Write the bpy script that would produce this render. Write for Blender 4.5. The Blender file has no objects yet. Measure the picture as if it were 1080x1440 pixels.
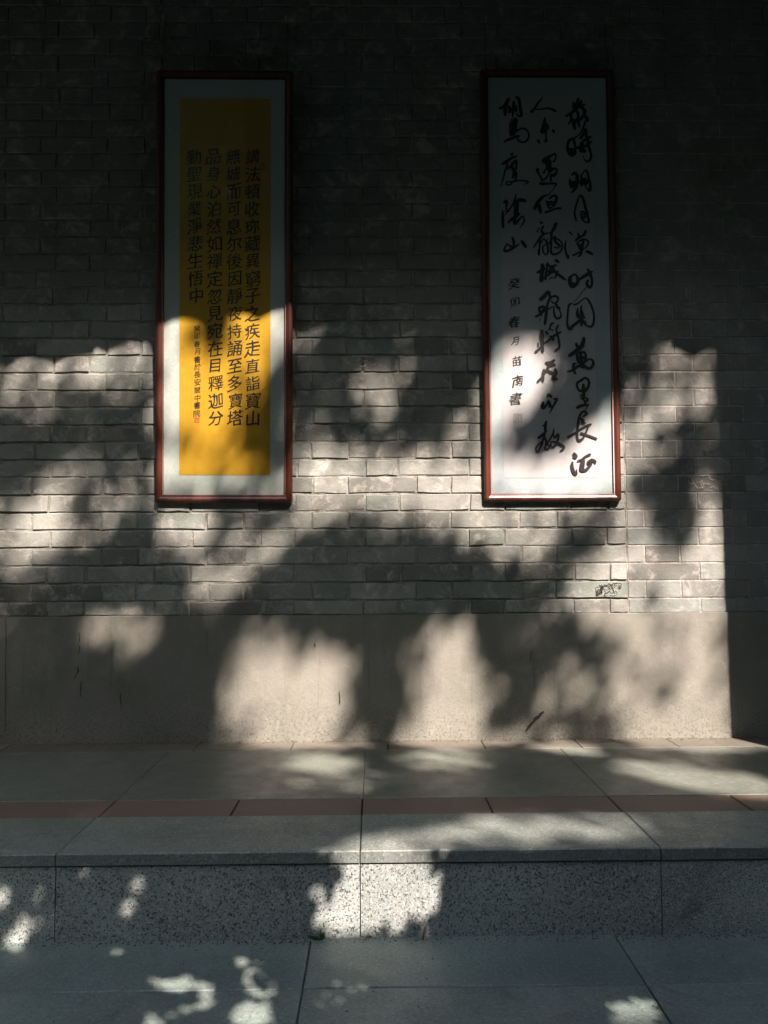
import bpy, math, random
import numpy as np
from mathutils import Vector, Matrix

random.seed(7)
RNG = np.random.default_rng(11)
SC = bpy.context.scene
COL = SC.collection
R = math.radians

# ------------------------------------------------------------------ camera
FPX = 1080.0
CAM = Vector((0, 0, 0.65))
PITCH, YAW, ROLL = math.atan(70/1080), 0.0120, -0.0058
cam_rot = Matrix.Rotation(-YAW, 4, 'Z') @ Matrix.Rotation(math.pi/2+PITCH, 4, 'X') @ Matrix.Rotation(ROLL, 4, 'Z')
cam = bpy.data.objects.new('camera', bpy.data.cameras.new('camera'))
COL.objects.link(cam)
cam.matrix_world = Matrix.Translation(CAM) @ cam_rot
cam.data.sensor_fit = 'HORIZONTAL'; cam.data.sensor_width = 36; cam.data.lens = 36
cam.data.clip_start = 0.05; cam.data.clip_end = 500
SC.camera = cam

# ------------------------------------------------------------------ daylight
SUN_AZ, SUN_EL = R(26), R(48)
S = Vector((math.sin(SUN_AZ)*math.cos(SUN_EL), -math.cos(SUN_AZ)*math.cos(SUN_EL), math.sin(SUN_EL)))
world = bpy.data.worlds.new('World'); SC.world = world; world.use_nodes = True
wn = world.node_tree
sky = wn.nodes.new('ShaderNodeTexSky'); sky.sky_type = 'NISHITA'; sky.sun_disc = False
sky.sun_elevation = SUN_EL; sky.sun_rotation = R(154); sky.air_density = 0.8; sky.dust_density = 2.0; sky.ozone_density = 0.6
bg = wn.nodes['Background']; bg.inputs['Strength'].default_value = 0.15
wn.links.new(sky.outputs[0], bg.inputs['Color'])
sun = bpy.data.objects.new('sun', bpy.data.lights.new('sun', 'SUN'))
COL.objects.link(sun)
sun.data.energy = 5.0; sun.data.angle = R(0.5); sun.data.color = (1.0, 0.775, 0.71)
sun.rotation_euler = S.to_track_quat('Z', 'Y').to_euler()
vs = SC.view_settings
vs.view_transform = 'Standard'; vs.look = 'None'; vs.gamma = 1; vs.exposure = 2.0; vs.use_curve_mapping = False
SC.cycles.max_bounces = 6

# ------------------------------------------------------------------ geometry helpers
M3 = cam_rot.to_3x3()
def ray(x, y):
    return (M3 @ Vector(((x-540)/FPX, (720-y)/FPX, -1))).normalized()
def on_y(x, y, Y):
    d = ray(x, y); return CAM + d*((Y-CAM.y)/d.y)
def on_z(x, y, Z):
    d = ray(x, y); return CAM + d*((Z-CAM.z)/d.z)

def link(name, verts, faces, mat, parent=None, smooth=False, kind=None):
    me = bpy.data.meshes.new(name)
    me.from_pydata(verts, [], faces); me.update()
    if smooth:
        for p in me.polygons: p.use_smooth = True
    me.materials.append(mat)
    return link_me(name, me, parent, kind)
def link_me(name, me, parent=None, kind=None):
    o = bpy.data.objects.new(name, me); COL.objects.link(o)
    if parent: o.parent = parent
    if kind: o['kind'] = kind
    return o
def thing(name, label, cat, loc=(0, 0, 0), group=None):
    o = bpy.data.objects.new(name, None); COL.objects.link(o)
    o.location = loc; o.empty_display_size = 0.1
    o['label'] = label; o['category'] = cat
    if group: o['group'] = group
    return o

class MB:
    def __init__(s): s.v = []; s.f = []
    def add(s, v, f):
        n = len(s.v); s.v += [tuple(a) for a in v]; s.f += [tuple(i+n for i in q) for q in f]
    def box(s, x0, x1, y0, y1, z0, z1):
        v = [(x0,y0,z0),(x1,y0,z0),(x1,y1,z0),(x0,y1,z0),(x0,y0,z1),(x1,y0,z1),(x1,y1,z1),(x0,y1,z1)]
        s.add(v, [(3,2,1,0),(4,5,6,7),(0,1,5,4),(1,2,6,5),(2,3,7,6),(3,0,4,7)])
    def tube(s, pts, rad, n=8, cap=True):
        pts = [Vector(p) for p in pts]; base = len(s.v); up = Vector((0.1,0.2,1)).normalized()
        for i, p in enumerate(pts):
            t = (pts[min(i+1, len(pts)-1)]-pts[max(i-1, 0)]).normalized()
            a = t.cross(up);  a = a.normalized() if a.length > 1e-3 else Vector((1,0,0))
            b = t.cross(a)
            r = rad[i] if isinstance(rad, (list, tuple)) else rad
            for k in range(n):
                th = 2*math.pi*k/n; s.v.append(tuple(p+a*math.cos(th)*r+b*math.sin(th)*r))
        for i in range(len(pts)-1):
            for k in range(n):
                q = base+i*n; s.f.append((q+k, q+(k+1)%n, q+n+(k+1)%n, q+n+k))
        if cap:
            s.f.append(tuple(base+k for k in reversed(range(n))))
            s.f.append(tuple(base+(len(pts)-1)*n+k for k in range(n)))
    def build(s, name, mat, parent=None, smooth=False, kind=None):
        return link(name, s.v, s.f, mat, parent, smooth, kind)

def slab(x0, x1, y0, y1, z0, z1, c=0.003):
    """bevelled box: chamfer all round the top"""
    m = MB()
    v = [(x0,y0,z0),(x1,y0,z0),(x1,y1,z0),(x0,y1,z0),
         (x0,y0,z1-c),(x1,y0,z1-c),(x1,y1,z1-c),(x0,y1,z1-c),
         (x0+c,y0+c,z1),(x1-c,y0+c,z1),(x1-c,y1-c,z1),(x0+c,y1-c,z1)]
    f = [(3,2,1,0)]
    for a in (0, 4):
        for k in range(4): f.append((a+k, a+(k+1)%4, a+4+(k+1)%4, a+4+k))
    f.append((8,9,10,11)); m.add(v, f); return m

# ------------------------------------------------------------------ materials
def nmat(name):
    m = bpy.data.materials.new(name); m.use_nodes = True
    nt = m.node_tree; b = nt.nodes['Principled BSDF']
    return m, nt, b
def N(nt, t, **kw):
    n = nt.nodes.new(t)
    for k, v in kw.items():
        if k.startswith('i_'): n.inputs[k[2:]].default_value = v
        else: setattr(n, k, v)
    return n
def ramp(nt, src, stops):
    r = nt.nodes.new('ShaderNodeValToRGB'); e = r.color_ramp.elements
    while len(e) < len(stops): e.new(0.5)
    for el, (p, c) in zip(e, stops):
        el.position = p; el.color = (c, c, c, 1) if isinstance(c, float) else (*c, 1)
    nt.links.new(src, r.inputs[0]); return r.outputs[0]
def noise(nt, co, scale, detail=6, rough=0.6, dist=0.0):
    n = N(nt, 'ShaderNodeTexNoise'); n.inputs['Scale'].default_value = scale
    n.inputs['Detail'].default_value = detail; n.inputs['Roughness'].default_value = rough
    n.inputs['Distortion'].default_value = dist
    nt.links.new(co, n.inputs['Vector']); return n.outputs['Fac']
def mix(nt, a, b, fac, mode='MIX'):
    m = nt.nodes.new('ShaderNodeMix'); m.data_type = 'RGBA'; m.blend_type = mode
    for sock, v in ((m.inputs[0], fac), (m.inputs[6], a), (m.inputs[7], b)):
        if hasattr(v, 'links'): nt.links.new(v, sock)
        elif isinstance(v, tuple): sock.default_value = (*v, 1)
        else: sock.default_value = v
    return m.outputs[2]
def geo(nt): return nt.nodes.new('ShaderNodeNewGeometry').outputs['Position']
def bump(nt, b, h, strength, dist, prev=None):
    n = N(nt, 'ShaderNodeBump'); n.inputs['Strength'].default_value = strength
    n.inputs['Distance'].default_value = dist; nt.links.new(h, n.inputs['Height'])
    if prev: nt.links.new(prev, n.inputs['Normal'])
    nt.links.new(n.outputs[0], b.inputs['Normal']); return n.outputs[0]

def mat_brick(name, base, lime, dark, limeamt=0.5):
    m, nt, b = nmat(name); g = geo(nt)
    rnd = nt.nodes.new('ShaderNodeObjectInfo').outputs['Random']
    off = N(nt, 'ShaderNodeVectorMath', operation='MULTIPLY_ADD'); off.inputs[1].default_value = (37, 37, 37)
    nt.links.new(rnd, off.inputs[0]); nt.links.new(g, off.inputs[2]); gb = off.outputs[0]
    tone = ramp(nt, rnd, [(0.0, tuple(c*0.62 for c in base)), (0.35, base), (0.7, tuple(c*1.18 for c in base)), (1.0, (base[0]*0.82, base[1]*0.9, base[2]*0.9))])
    c = mix(nt, tone, dark, ramp(nt, noise(nt, g, 5.5, 8, 0.65, 0.4), [(0.5, 0.0), (0.68, 0.75)]))
    c = mix(nt, c, lime, ramp(nt, noise(nt, gb, 13, 9, 0.75, 0.6), [(0.52, 0.0), (0.66, limeamt)]))
    c = mix(nt, c, (0.035, 0.04, 0.035), ramp(nt, noise(nt, g, 60, 5, 0.7), [(0.62, 0.0), (0.70, 0.7)]))
    c = mix(nt, c, lime, ramp(nt, noise(nt, g, 95, 4, 0.7), [(0.62, 0.0), (0.72, 0.5)]))
    nt.links.new(c, b.inputs['Base Color']); b.inputs['Roughness'].default_value = 0.88
    b.inputs['Specular IOR Level'].default_value = 0.25
    p = bump(nt, b, noise(nt, g, 35, 8, 0.7), 0.6, 0.006)
    bump(nt, b, noise(nt, g, 240, 4, 0.7), 0.5, 0.002, p)
    return m
M_BRICK = mat_brick('old_grey_brick', (0.205, 0.23, 0.202), (0.42, 0.43, 0.37), (0.10, 0.105, 0.09), 0.75)
M_BRICK2 = mat_brick('newer_grey_brick', (0.212, 0.236, 0.21), (0.38, 0.39, 0.35), (0.12, 0.125, 0.11), 0.7)

def mat_mortar(name, a, d):
    m, nt, b = nmat(name); g = geo(nt)
    c = mix(nt, a, d, ramp(nt, noise(nt, g, 18, 8, 0.7, 0.5), [(0.4, 0.0), (0.6, 1.0)]))
    nt.links.new(c, b.inputs['Base Color']); b.inputs['Roughness'].default_value = 0.95
    bump(nt, b, noise(nt, g, 90, 6, 0.75), 0.9, 0.008)
    return m
M_MORTAR = mat_mortar('old_lime_mortar', (0.30, 0.32, 0.28), (0.15, 0.16, 0.135))
M_MORTAR2 = mat_mortar('pale_pointing', (0.46, 0.46, 0.41), (0.22, 0.225, 0.195))

def mat_plaster():
    m, nt, b = nmat('stained_cement_plaster'); g = geo(nt)
    sep = N(nt, 'ShaderNodeSeparateXYZ'); nt.links.new(g, sep.inputs[0])
    c = mix(nt, (0.20, 0.212, 0.18), (0.145, 0.162, 0.132), ramp(nt, noise(nt, g, 3.2, 8, 0.6, 0.6), [(0.35, 0.0), (0.65, 1.0)]))
    c = mix(nt, c, (0.23, 0.235, 0.20), ramp(nt, noise(nt, g, 9, 8, 0.7, 0.3), [(0.52, 0.0), (0.7, 0.6)]))
    low = ramp(nt, sep.outputs[2], [(0.0, 1.0), (0.16, 0.25), (0.42, 0.05)])
    pep = ramp(nt, noise(nt, g, 130, 5, 0.75), [(0.50, 0.0), (0.62, 1.0)])
    mm = N(nt, 'ShaderNodeMath', operation='MULTIPLY'); nt.links.new(low, mm.inputs[0]); nt.links.new(pep, mm.inputs[1])
    c = mix(nt, c, (0.09, 0.09, 0.075), mm.outputs[0])
    c = mix(nt, c, (0.12, 0.12, 0.10), ramp(nt, noise(nt, g, 45, 6, 0.8), [(0.62, 0.0), (0.72, 0.45)]))
    st = N(nt, 'ShaderNodeMapping'); st.inputs['Scale'].default_value = (14, 1, 1.2); nt.links.new(g, st.inputs[0])
    c = mix(nt, c, (0.19, 0.19, 0.15), ramp(nt, noise(nt, st.outputs[0], 1.0, 6, 0.6), [(0.5, 0.0), (0.75, 0.45)]))
    st2 = N(nt, 'ShaderNodeMapping'); st2.inputs['Scale'].default_value = (38, 1, 2.2); nt.links.new(g, st2.inputs[0])
    c = mix(nt, c, (0.085, 0.095, 0.075), ramp(nt, noise(nt, st2.outputs[0], 1.0, 8, 0.7), [(0.56, 0.0), (0.74, 0.5)]))
    c = mix(nt, c, (0.27, 0.27, 0.235), ramp(nt, noise(nt, g, 22, 9, 0.75, 1.2), [(0.58, 0.0), (0.68, 0.55)]))
    nt.links.new(c, b.inputs['Base Color']); b.inputs['Roughness'].default_value = 0.9
    b.inputs['Specular IOR Level'].default_value = 0.2
    p = bump(nt, b, noise(nt, g, 14, 8, 0.65), 0.4, 0.008)
    bump(nt, b, noise(nt, g, 180, 4, 0.7), 0.35, 0.002, p)
    return m
M_PLASTER = mat_plaster()

def mat_granite(name, a, dk, lt, scale, amt, rough):
    m, nt, b = nmat(name); g = geo(nt)
    rnd = nt.nodes.new('ShaderNodeObjectInfo').outputs['Random']
    off = N(nt, 'ShaderNodeVectorMath', operation='ADD'); nt.links.new(g, off.inputs[0]); nt.links.new(rnd, off.inputs[1])
    co = off.outputs[0]
    c = mix(nt, a, tuple(v*0.72 for v in a), ramp(nt, noise(nt, co, 2.6, 8, 0.65, 0.5), [(0.38, 0.0), (0.62, 1.0)]))
    c = mix(nt, c, dk, ramp(nt, noise(nt, co, scale, 3, 0.65), [(0.53, 0.0), (0.60, amt)]))
    c = mix(nt, c, lt, ramp(nt, noise(nt, co, scale*0.8, 3, 0.6, 0.3), [(0.56, 0.0), (0.63, amt*0.8)]))
    c = mix(nt, c, (0.05, 0.05, 0.045), ramp(nt, noise(nt, g, 7, 10, 0.75, 1.0), [(0.57, 0.0), (0.72, 0.7)]))
    c = mix(nt, c, lt, ramp(nt, noise(nt, g, 4.5, 9, 0.7, 0.8), [(0.55, 0.0), (0.75, 0.35)]))
    nt.links.new(c, b.inputs['Base Color'])
    rr = ramp(nt, noise(nt, g, 12, 6, 0.7), [(0.3, rough-0.1), (0.7, rough+0.15)])
    nt.links.new(rr, b.inputs['Roughness'])
    bump(nt, b, noise(nt, g, scale, 4, 0.7), 0.35, 0.0015)
    return m
M_RISER = mat_granite('flamed_granite', (0.275, 0.345, 0.318), (0.022, 0.028, 0.027), (0.44, 0.45, 0.44), 245, 0.95, 0.6)
M_TREAD = mat_granite('worn_granite', (0.145, 0.19, 0.165), (0.07, 0.075, 0.075), (0.30, 0.30, 0.29), 190, 0.7, 0.5)
M_FLOOR = mat_granite('smooth_grey_stone', (0.115, 0.14, 0.115), (0.085, 0.095, 0.08), (0.22, 0.235, 0.21), 120, 0.45, 0.42)
M_YARD = mat_granite('courtyard_paving_stone', (0.14, 0.195, 0.172), (0.07, 0.085, 0.078), (0.23, 0.27, 0.25), 160, 0.55, 0.5)

def mat_terra():
    m, nt, b = nmat('red_paving_brick'); g = geo(nt)
    c = mix(nt, (0.125, 0.088, 0.062), (0.095, 0.078, 0.058), ramp(nt, noise(nt, g, 6, 8, 0.7, 0.5), [(0.35, 0.0), (0.65, 1.0)]))
    st = N(nt, 'ShaderNodeMapping'); st.inputs['Scale'].default_value = (1, 9, 1); nt.links.new(g, st.inputs[0])
    c = mix(nt, c, (0.12, 0.11, 0.09), ramp(nt, noise(nt, st.outputs[0], 9, 8, 0.7), [(0.45, 0.0), (0.7, 0.7)]))
    nt.links.new(c, b.inputs['Base Color']); b.inputs['Roughness'].default_value = 0.62
    bump(nt, b, noise(nt, g, 110, 5, 0.7), 0.3, 0.002)
    return m
M_TERRA = mat_terra()
M_BORDER = mat_granite('brownish_border_stone', (0.125, 0.125, 0.10), (0.08, 0.085, 0.065), (0.20, 0.19, 0.16), 120, 0.4, 0.5)

def mat_wood():
    m, nt, b = nmat('varnished_rosewood'); tc = nt.nodes.new('ShaderNodeTexCoord').outputs['Object']
    mp = N(nt, 'ShaderNodeMapping'); mp.inputs['Scale'].default_value = (40, 40, 3); nt.links.new(tc, mp.inputs[0])
    c = mix(nt, (0.095, 0.023, 0.008), (0.038, 0.010, 0.005), ramp(nt, noise(nt, mp.outputs[0], 1.5, 6, 0.6, 1.2), [(0.35, 0.0), (0.65, 1.0)]))
    nt.links.new(c, b.inputs['Base Color']); b.inputs['Roughness'].default_value = 0.42
    b.inputs['Coat Weight'].default_value = 0.25; b.inputs['Coat Roughness'].default_value = 0.25
    return m
M_WOOD = mat_wood()

def mat_paper(name, base, alt, weave=True, scale=45):
    m, nt, b = nmat(name); tc = nt.nodes.new('ShaderNodeTexCoord').outputs['Object']
    c = mix(nt, base, alt, ramp(nt, noise(nt, tc, scale, 6, 0.7, 1.5), [(0.42, 0.0), (0.58, 1.0)]))
    c = mix(nt, c, tuple(v*0.86 for v in base), ramp(nt, noise(nt, tc, 3.0, 5, 0.6), [(0.4, 0.0), (0.7, 0.6)]))
    nt.links.new(c, b.inputs['Base Color']); b.inputs['Roughness'].default_value = 0.8
    b.inputs['Specular IOR Level'].default_value = 0.2
    bump(nt, b, noise(nt, tc, 5, 3, 0.5), 0.15, 0.01)
    return m
M_SILK_L = mat_paper('sage_silk_mount', (0.40, 0.46, 0.42), (0.35, 0.41, 0.37))
M_SILK_R = mat_paper('pale_blue_silk_mount', (0.38, 0.45, 0.455), (0.34, 0.41, 0.415))
M_YELLOW = mat_paper('golden_paper', (0.45, 0.275, 0.018), (0.42, 0.245, 0.016), scale=20)
M_WHITE = mat_paper('white_rice_paper', (0.46, 0.47, 0.47), (0.43, 0.44, 0.44), scale=20)
def plain(name, c, rough=0.6, metal=0.0):
    m, nt, b = nmat(name); g = geo(nt)
    cc = mix(nt, c, tuple(v*0.7 for v in c), ramp(nt, noise(nt, g, 12, 5, 0.6), [(0.4, 0.0), (0.6, 1.0)]))
    nt.links.new(cc, b.inputs['Base Color']); b.inputs['Roughness'].default_value = rough
    b.inputs['Metallic'].default_value = metal; return m
M_INK = plain('black_ink', (0.012, 0.011, 0.010), 0.5)
M_RED = plain('red_seal_paste', (0.42, 0.05, 0.03), 0.6)
M_SEAL2 = plain('faded_seal_paste', (0.30, 0.24, 0.24), 0.6)
M_METAL = plain('tarnished_steel', (0.55, 0.53, 0.5), 0.35, 1.0)
M_WIRE = plain('dull_wire', (0.05, 0.05, 0.05), 0.6)
M_SOIL = plain('dark_soil_crumbs', (0.07, 0.06, 0.045), 0.95)
M_CRACK = plain('crack_dirt', (0.03, 0.025, 0.02), 0.95)
M_SCR = plain('pale_scratch', (0.50, 0.48, 0.44), 0.95)
M_BED = plain('dark_joint_filler', (0.03, 0.03, 0.027), 0.95)
M_TILE = plain('grey_roof_tile', (0.10, 0.105, 0.11), 0.85)
M_DARKWOOD = plain('dark_stained_timber', (0.045, 0.03, 0.022), 0.7)
M_BARK = plain('grey_brown_bark', (0.10, 0.08, 0.06), 0.9)
M_PLASTERW = plain('weathered_grey_render', (0.24, 0.24, 0.22), 0.9)
def mat_leaf():
    m, nt, b = nmat('green_leaf')
    g = geo(nt)
    c = mix(nt, (0.05, 0.115, 0.03), (0.075, 0.14, 0.035), ramp(nt, noise(nt, g, 3, 3, 0.5), [(0.4, 0.0), (0.6, 1.0)]))
    nt.links.new(c, b.inputs['Base Color']); b.inputs['Roughness'].default_value = 0.5
    tr = nt.nodes.new('ShaderNodeBsdfTranslucent'); nt.links.new(c, tr.inputs[0])
    mx = nt.nodes.new('ShaderNodeMixShader'); mx.inputs[0].default_value = 0.45
    nt.links.new(b.outputs[0], mx.inputs[1]); nt.links.new(tr.outputs[0], mx.inputs[2])
    nt.links.new(mx.outputs[0], nt.nodes['Material Output'].inputs[0]); return m
M_LEAF = mat_leaf()
def mat_glass():
    m, nt, b = nmat('picture_glass'); nt.nodes.remove(b)
    t = nt.nodes.new('ShaderNodeBsdfTransparent'); t.inputs[0].default_value = (0.97, 0.985, 0.98, 1)
    gl = nt.nodes.new('ShaderNodeBsdfGlossy'); gl.inputs['Roughness'].default_value = 0.06
    fr = nt.nodes.new('ShaderNodeFresnel')
    gn = nt.nodes.new('ShaderNodeNewGeometry'); mr = nt.nodes.new('ShaderNodeMapRange')
    mr.inputs['To Min'].default_value = 1.45; mr.inputs['To Max'].default_value = 1/1.45
    nt.links.new(gn.outputs['Backfacing'], mr.inputs['Value']); nt.links.new(mr.outputs[0], fr.inputs[0])
    mx = nt.nodes.new('ShaderNodeMixShader')
    nt.links.new(fr.outputs[0], mx.inputs[0]); nt.links.new(t.outputs[0], mx.inputs[1]); nt.links.new(gl.outputs[0], mx.inputs[2])
    nt.links.new(mx.outputs[0], nt.nodes['Material Output'].inputs[0]); return m
M_GLASS = mat_glass()

# ------------------------------------------------------------------ main dimensions
WY = 2.85                       # brick face of the wall
STEP_Y = on_z(540, 1199, 0).y   # front edge of the raised floor
STEP_H = 0.187
DADO_Z = on_y(540, 865, WY).z
Y_K = on_z(540, 1147, 0).y      # kerb / red strip joint
Y_R = on_z(540, 1122, 0).y      # red strip / field joint
Y_B = on_z(540, 1054, 0).y      # field / back strip joint

# ------------------------------------------------------------------ ground and raised floor
ground = MB(); ground.box(-40, 40, -40, STEP_Y+0.12, -0.6, -STEP_H-0.012)
ground = ground.build('courtyard_ground', M_YARD, kind='structure')
xs0 = on_z(437, 1322, -STEP_H).x; xs1 = on_z(865, 1316, -STEP_H).x
pitch = xs1-xs0
Y_G1 = on_z(540, 1389, -STEP_H).y
rows = [(STEP_Y+0.03, Y_G1)]
while rows[-1][1] > 0.6: rows.append((rows[-1][1], rows[-1][1]-0.42))
for j, (ya, yb) in enumerate(rows):
    for k in range(-5, 5):
        x0 = xs0 + k*pitch + (0 if j < 2 else (j % 2)*pitch/2)
        dz = RNG.uniform(-0.0015, 0.0015)
        slab(x0+0.0018, x0+pitch-0.0018, yb+0.0015, ya-0.0015, -STEP_H-0.02, -STEP_H+dz, 0.002).build('paving_slab', M_YARD, ground)

def mat_bed():  # very dark ground colour, chosen to bounce little light
    m, nt, b = nmat('low_bounce_soil'); g = geo(nt)
    c = mix(nt, (0.035, 0.03, 0.022), (0.03, 0.05, 0.018), ramp(nt, noise(nt, g, 7, 8, 0.7), [(0.42, 0.0), (0.58, 1.0)]))
    nt.links.new(c, b.inputs['Base Color']); b.inputs['Roughness'].default_value = 0.95
    bump(nt, b, noise(nt, g, 40, 8, 0.7), 1.0, 0.03); return m
gx, gy0, gy1 = 6.3, -6.3, rows[-1][1]-0.15
v = []; f = []; nx_, ny_ = 60, 50
for j in range(ny_+1):
    for i in range(nx_+1): v.append((-gx+2*gx*i/nx_, gy0+(gy1-gy0)*j/ny_, -STEP_H+0.01+RNG.uniform(-.015, .02)))
for j in range(ny_):
    for i in range(nx_):
        a = j*(nx_+1)+i; f.append((a, a+1, a+nx_+2, a+nx_+1))
link('low_bounce_bed', v, f, mat_bed(), smooth=True, kind='structure')  # unseen bed added so the yard throws less light up the wall
for k in range(14):
    slab(-6.3+k*.9+.003, -6.3+k*.9+.897, gy1-.02, gy1+.08, -STEP_H-.05, -STEP_H+.07, .006).build('bed_edging_stone', M_YARD, ground)  # edging of the added bed
floor = MB(); floor.box(-6.35, 6.35, STEP_Y+0.03, WY+0.3, -0.5, -0.013)
floor = floor.build('veranda_floor', M_BED, kind='structure')
kx = [on_z(x, 1199, 0).x for x in (80, 506, 930)]
kp = (kx[2]-kx[0])/2
seams = [kx[1]+k*kp + RNG.uniform(-0.002, 0.002) for k in range(-5, 6)]
for k in range(len(seams)-1):
    a, b_ = seams[k], seams[k+1]
    dz = RNG.uniform(-0.001, 0.0015)
    slab(a+0.0012, b_-0.0012, STEP_Y, Y_K-0.002, -0.022, 0.004+dz, 0.0025).build('kerb_stone', M_TREAD, floor)
    m = MB(); m.box(a+0.0012, b_-0.0012, STEP_Y+0.004, STEP_Y+0.03, -STEP_H-0.01, -0.0255); m.build('riser_slab', M_RISER, floor)
    slab(a+0.0008, b_-0.0008, Y_R+0.0015, Y_B-0.001, -0.02, RNG.uniform(-0.0008, 0.0008), 0.0012).build('paving_slab', M_FLOOR, floor)
    for h in range(2):
        c0 = a+h*kp/2; c1 = c0+kp/2
        slab(c0+0.002, c1-0.002, Y_K+0.001, Y_R-0.001, -0.02, RNG.uniform(-0.001, 0.001)-0.0005, 0.002).build('red_paving_brick', M_TERRA, floor)
        slab(c0+0.0015+.08, c1-0.0015+.08, Y_B+0.001, WY+0.01, -0.02, RNG.uniform(-0.001, 0.001), 0.0015).build('border_brick', M_BORDER, floor)

# ------------------------------------------------------------------ the wall
wall = thing('brick_wall', 'grey brick wall above a plastered base behind the two framed calligraphy scrolls', 'wall', (0, WY, 0))
def lnk_w(mb, name, mat, kind=None):
    return MB_off(mb, (0, WY, 0)).build(name, mat, wall, kind=kind)
def MB_off(m, off):
    m.v = [(x-off[0], y-off[1], z-off[2]) for x, y, z in m.v]; return m
XW0, XW1, ZTOP = -6.2, 6.2, 4.15
X_OLD = on_y(880, 700, WY).x
COURSE = 0.0655
zref = on_y(540, 818.5, WY).z
row0 = -int((zref-DADO_Z)/COURSE)-1
# mortar backing: older rough joints recessed, newer pointing almost flush
def mortar_sheet(x0, x1, z0, z1, depth, amp, mat):
    nx, nz = int((x1-x0)/0.035), int((z1-z0)/0.02); v = []; f = []
    for j in range(nz+1):
        for i in range(nx+1):
            v.append((x0+(x1-x0)*i/nx, depth+RNG.uniform(-amp, amp), z0+(z1-z0)*j/nz))
    for j in range(nz):
        for i in range(nx):
            a = j*(nx+1)+i; f.append((a, a+1, a+nx+2, a+nx+1))
    return link('mortar', v, f, mat, wall, smooth=True)
mortar_sheet(XW0, X_OLD, DADO_Z-0.02, 2.45, 0.0038, 0.0014, M_MORTAR)
mortar_sheet(X_OLD, XW1, DADO_Z-0.02, 2.45, 0.0022, 0.0006, M_MORTAR2)
core = MB(); core.box(XW0, XW1, 0.02, 0.4, -0.2, ZTOP); core.build('wall_core', M_PLASTERW, wall)
m = MB(); m.box(XW0, XW1, 0.004, 0.02, 2.45, ZTOP); m.build('mortar', M_MORTAR, wall)

def brick_mesh(L, H, seed, rough):
    rg = np.random.default_rng(seed)
    # front outline of 8 points slightly worn, then a chamfer back
    c = 0.0024 if rough else 0.0018; j = 0.0024 if rough else 0.0006
    xs = [0, L*0.33, L*0.66, L]; v = []
    ring = [(x, 0) for x in xs] + [(x, H) for x in reversed(xs)]
    r_ = [(x+rg.uniform(-j, j), z+rg.uniform(-j, j)) for x, z in ring]
    cx, cz = L/2, H/2
    for x, z in r_: v.append((x + (c if x < L*.1 else -c if x > L*.9 else 0), rg.uniform(-.0006, .0006), z + (c if z < cz else -c)))
    for x, z in r_: v.append((x, c*1.2, z))
    for x, z in r_: v.append((x, 0.02, z))
    f = [(0,1,6,7),(1,2,5,6),(2,3,4,5)]
    for a in (0, 8):
        for k in range(8): f.append((a+k, a+8+k, a+8+(k+1)%8, a+(k+1)%8))
    me = bpy.data.meshes.new('brick'); me.from_pydata(v, [], f); me.update()
    me.materials.append(M_BRICK if rough else M_BRICK2); return me
PER = on_y(340, 720, WY).x-on_y(192.5, 720, WY).x
STR, HED = PER*0.66, PER*0.34
LIB = {}
def get_brick(L, rough, H):
    key = (round(L, 3), rough, random.randint(0, 5), round(H, 4))
    if key not in LIB: LIB[key] = brick_mesh(L, H, int(L*1e4)+key[2]*977, rough)
    return LIB[key]
xA = on_y(143, 785, WY).x     # start of a header in even rows
parts = []; rest = MB()
nr = int((3.6-DADO_Z)/COURSE)
def emit(xa, xb, z, rough, visible_score):
    gap = 0.0066 if rough else 0.0045
    L = xb-xa-gap
    if L < 0.02: return
    zt = z+COURSE; z = max(z, DADO_Z+0.001)
    me = get_brick(L, rough, zt-z-(0.0062 if rough else 0.0045))
    parts.append((visible_score, me, xa+gap/2+random.uniform(-.001, .001), z+gap/2, L, rough, z))
for r_ in range(row0, nr):
    z = zref + r_*COURSE
    ztop = z+COURSE
    if ztop < DADO_Z+0.02: continue
    even = (r_ % 2 == 1)
    # older bond: header + stretcher
    x = xA + (0 if even else PER/2) - math.ceil((xA-XW0)/PER+1)*PER
    edges = []
    k = 0
    while x < XW1:
        edges.append(x); x += HED if k % 2 == 0 else STR; k += 1
    jx = [e+random.uniform(-.006, .006) for e in edges]
    for a, b_ in zip(jx[:-1], jx[1:]):
        if b_ < XW0 or a > X_OLD-0.01: continue
        b2 = min(b_, X_OLD)
        if b2-a < 0.03: continue
        if X_OLD-b2 < 0.035: b2 = X_OLD
        a2 = max(a, XW0)
        emit(a2, b2, z, True, 0)
    x = X_OLD + (0.066 if even else 0.012)
    ed = [X_OLD]; k = 0
    while x < XW1:
        if x-ed[-1] > 0.02: ed.append(x)
        x += (HED if k % 2 == 0 else STR)*(1.0) if even else (STR if k % 2 == 0 else HED); k += 1
    ed.append(XW1)
    for a, b_ in zip(ed[:-1], ed[1:]): emit(a, b_, z, False, 0)
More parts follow.
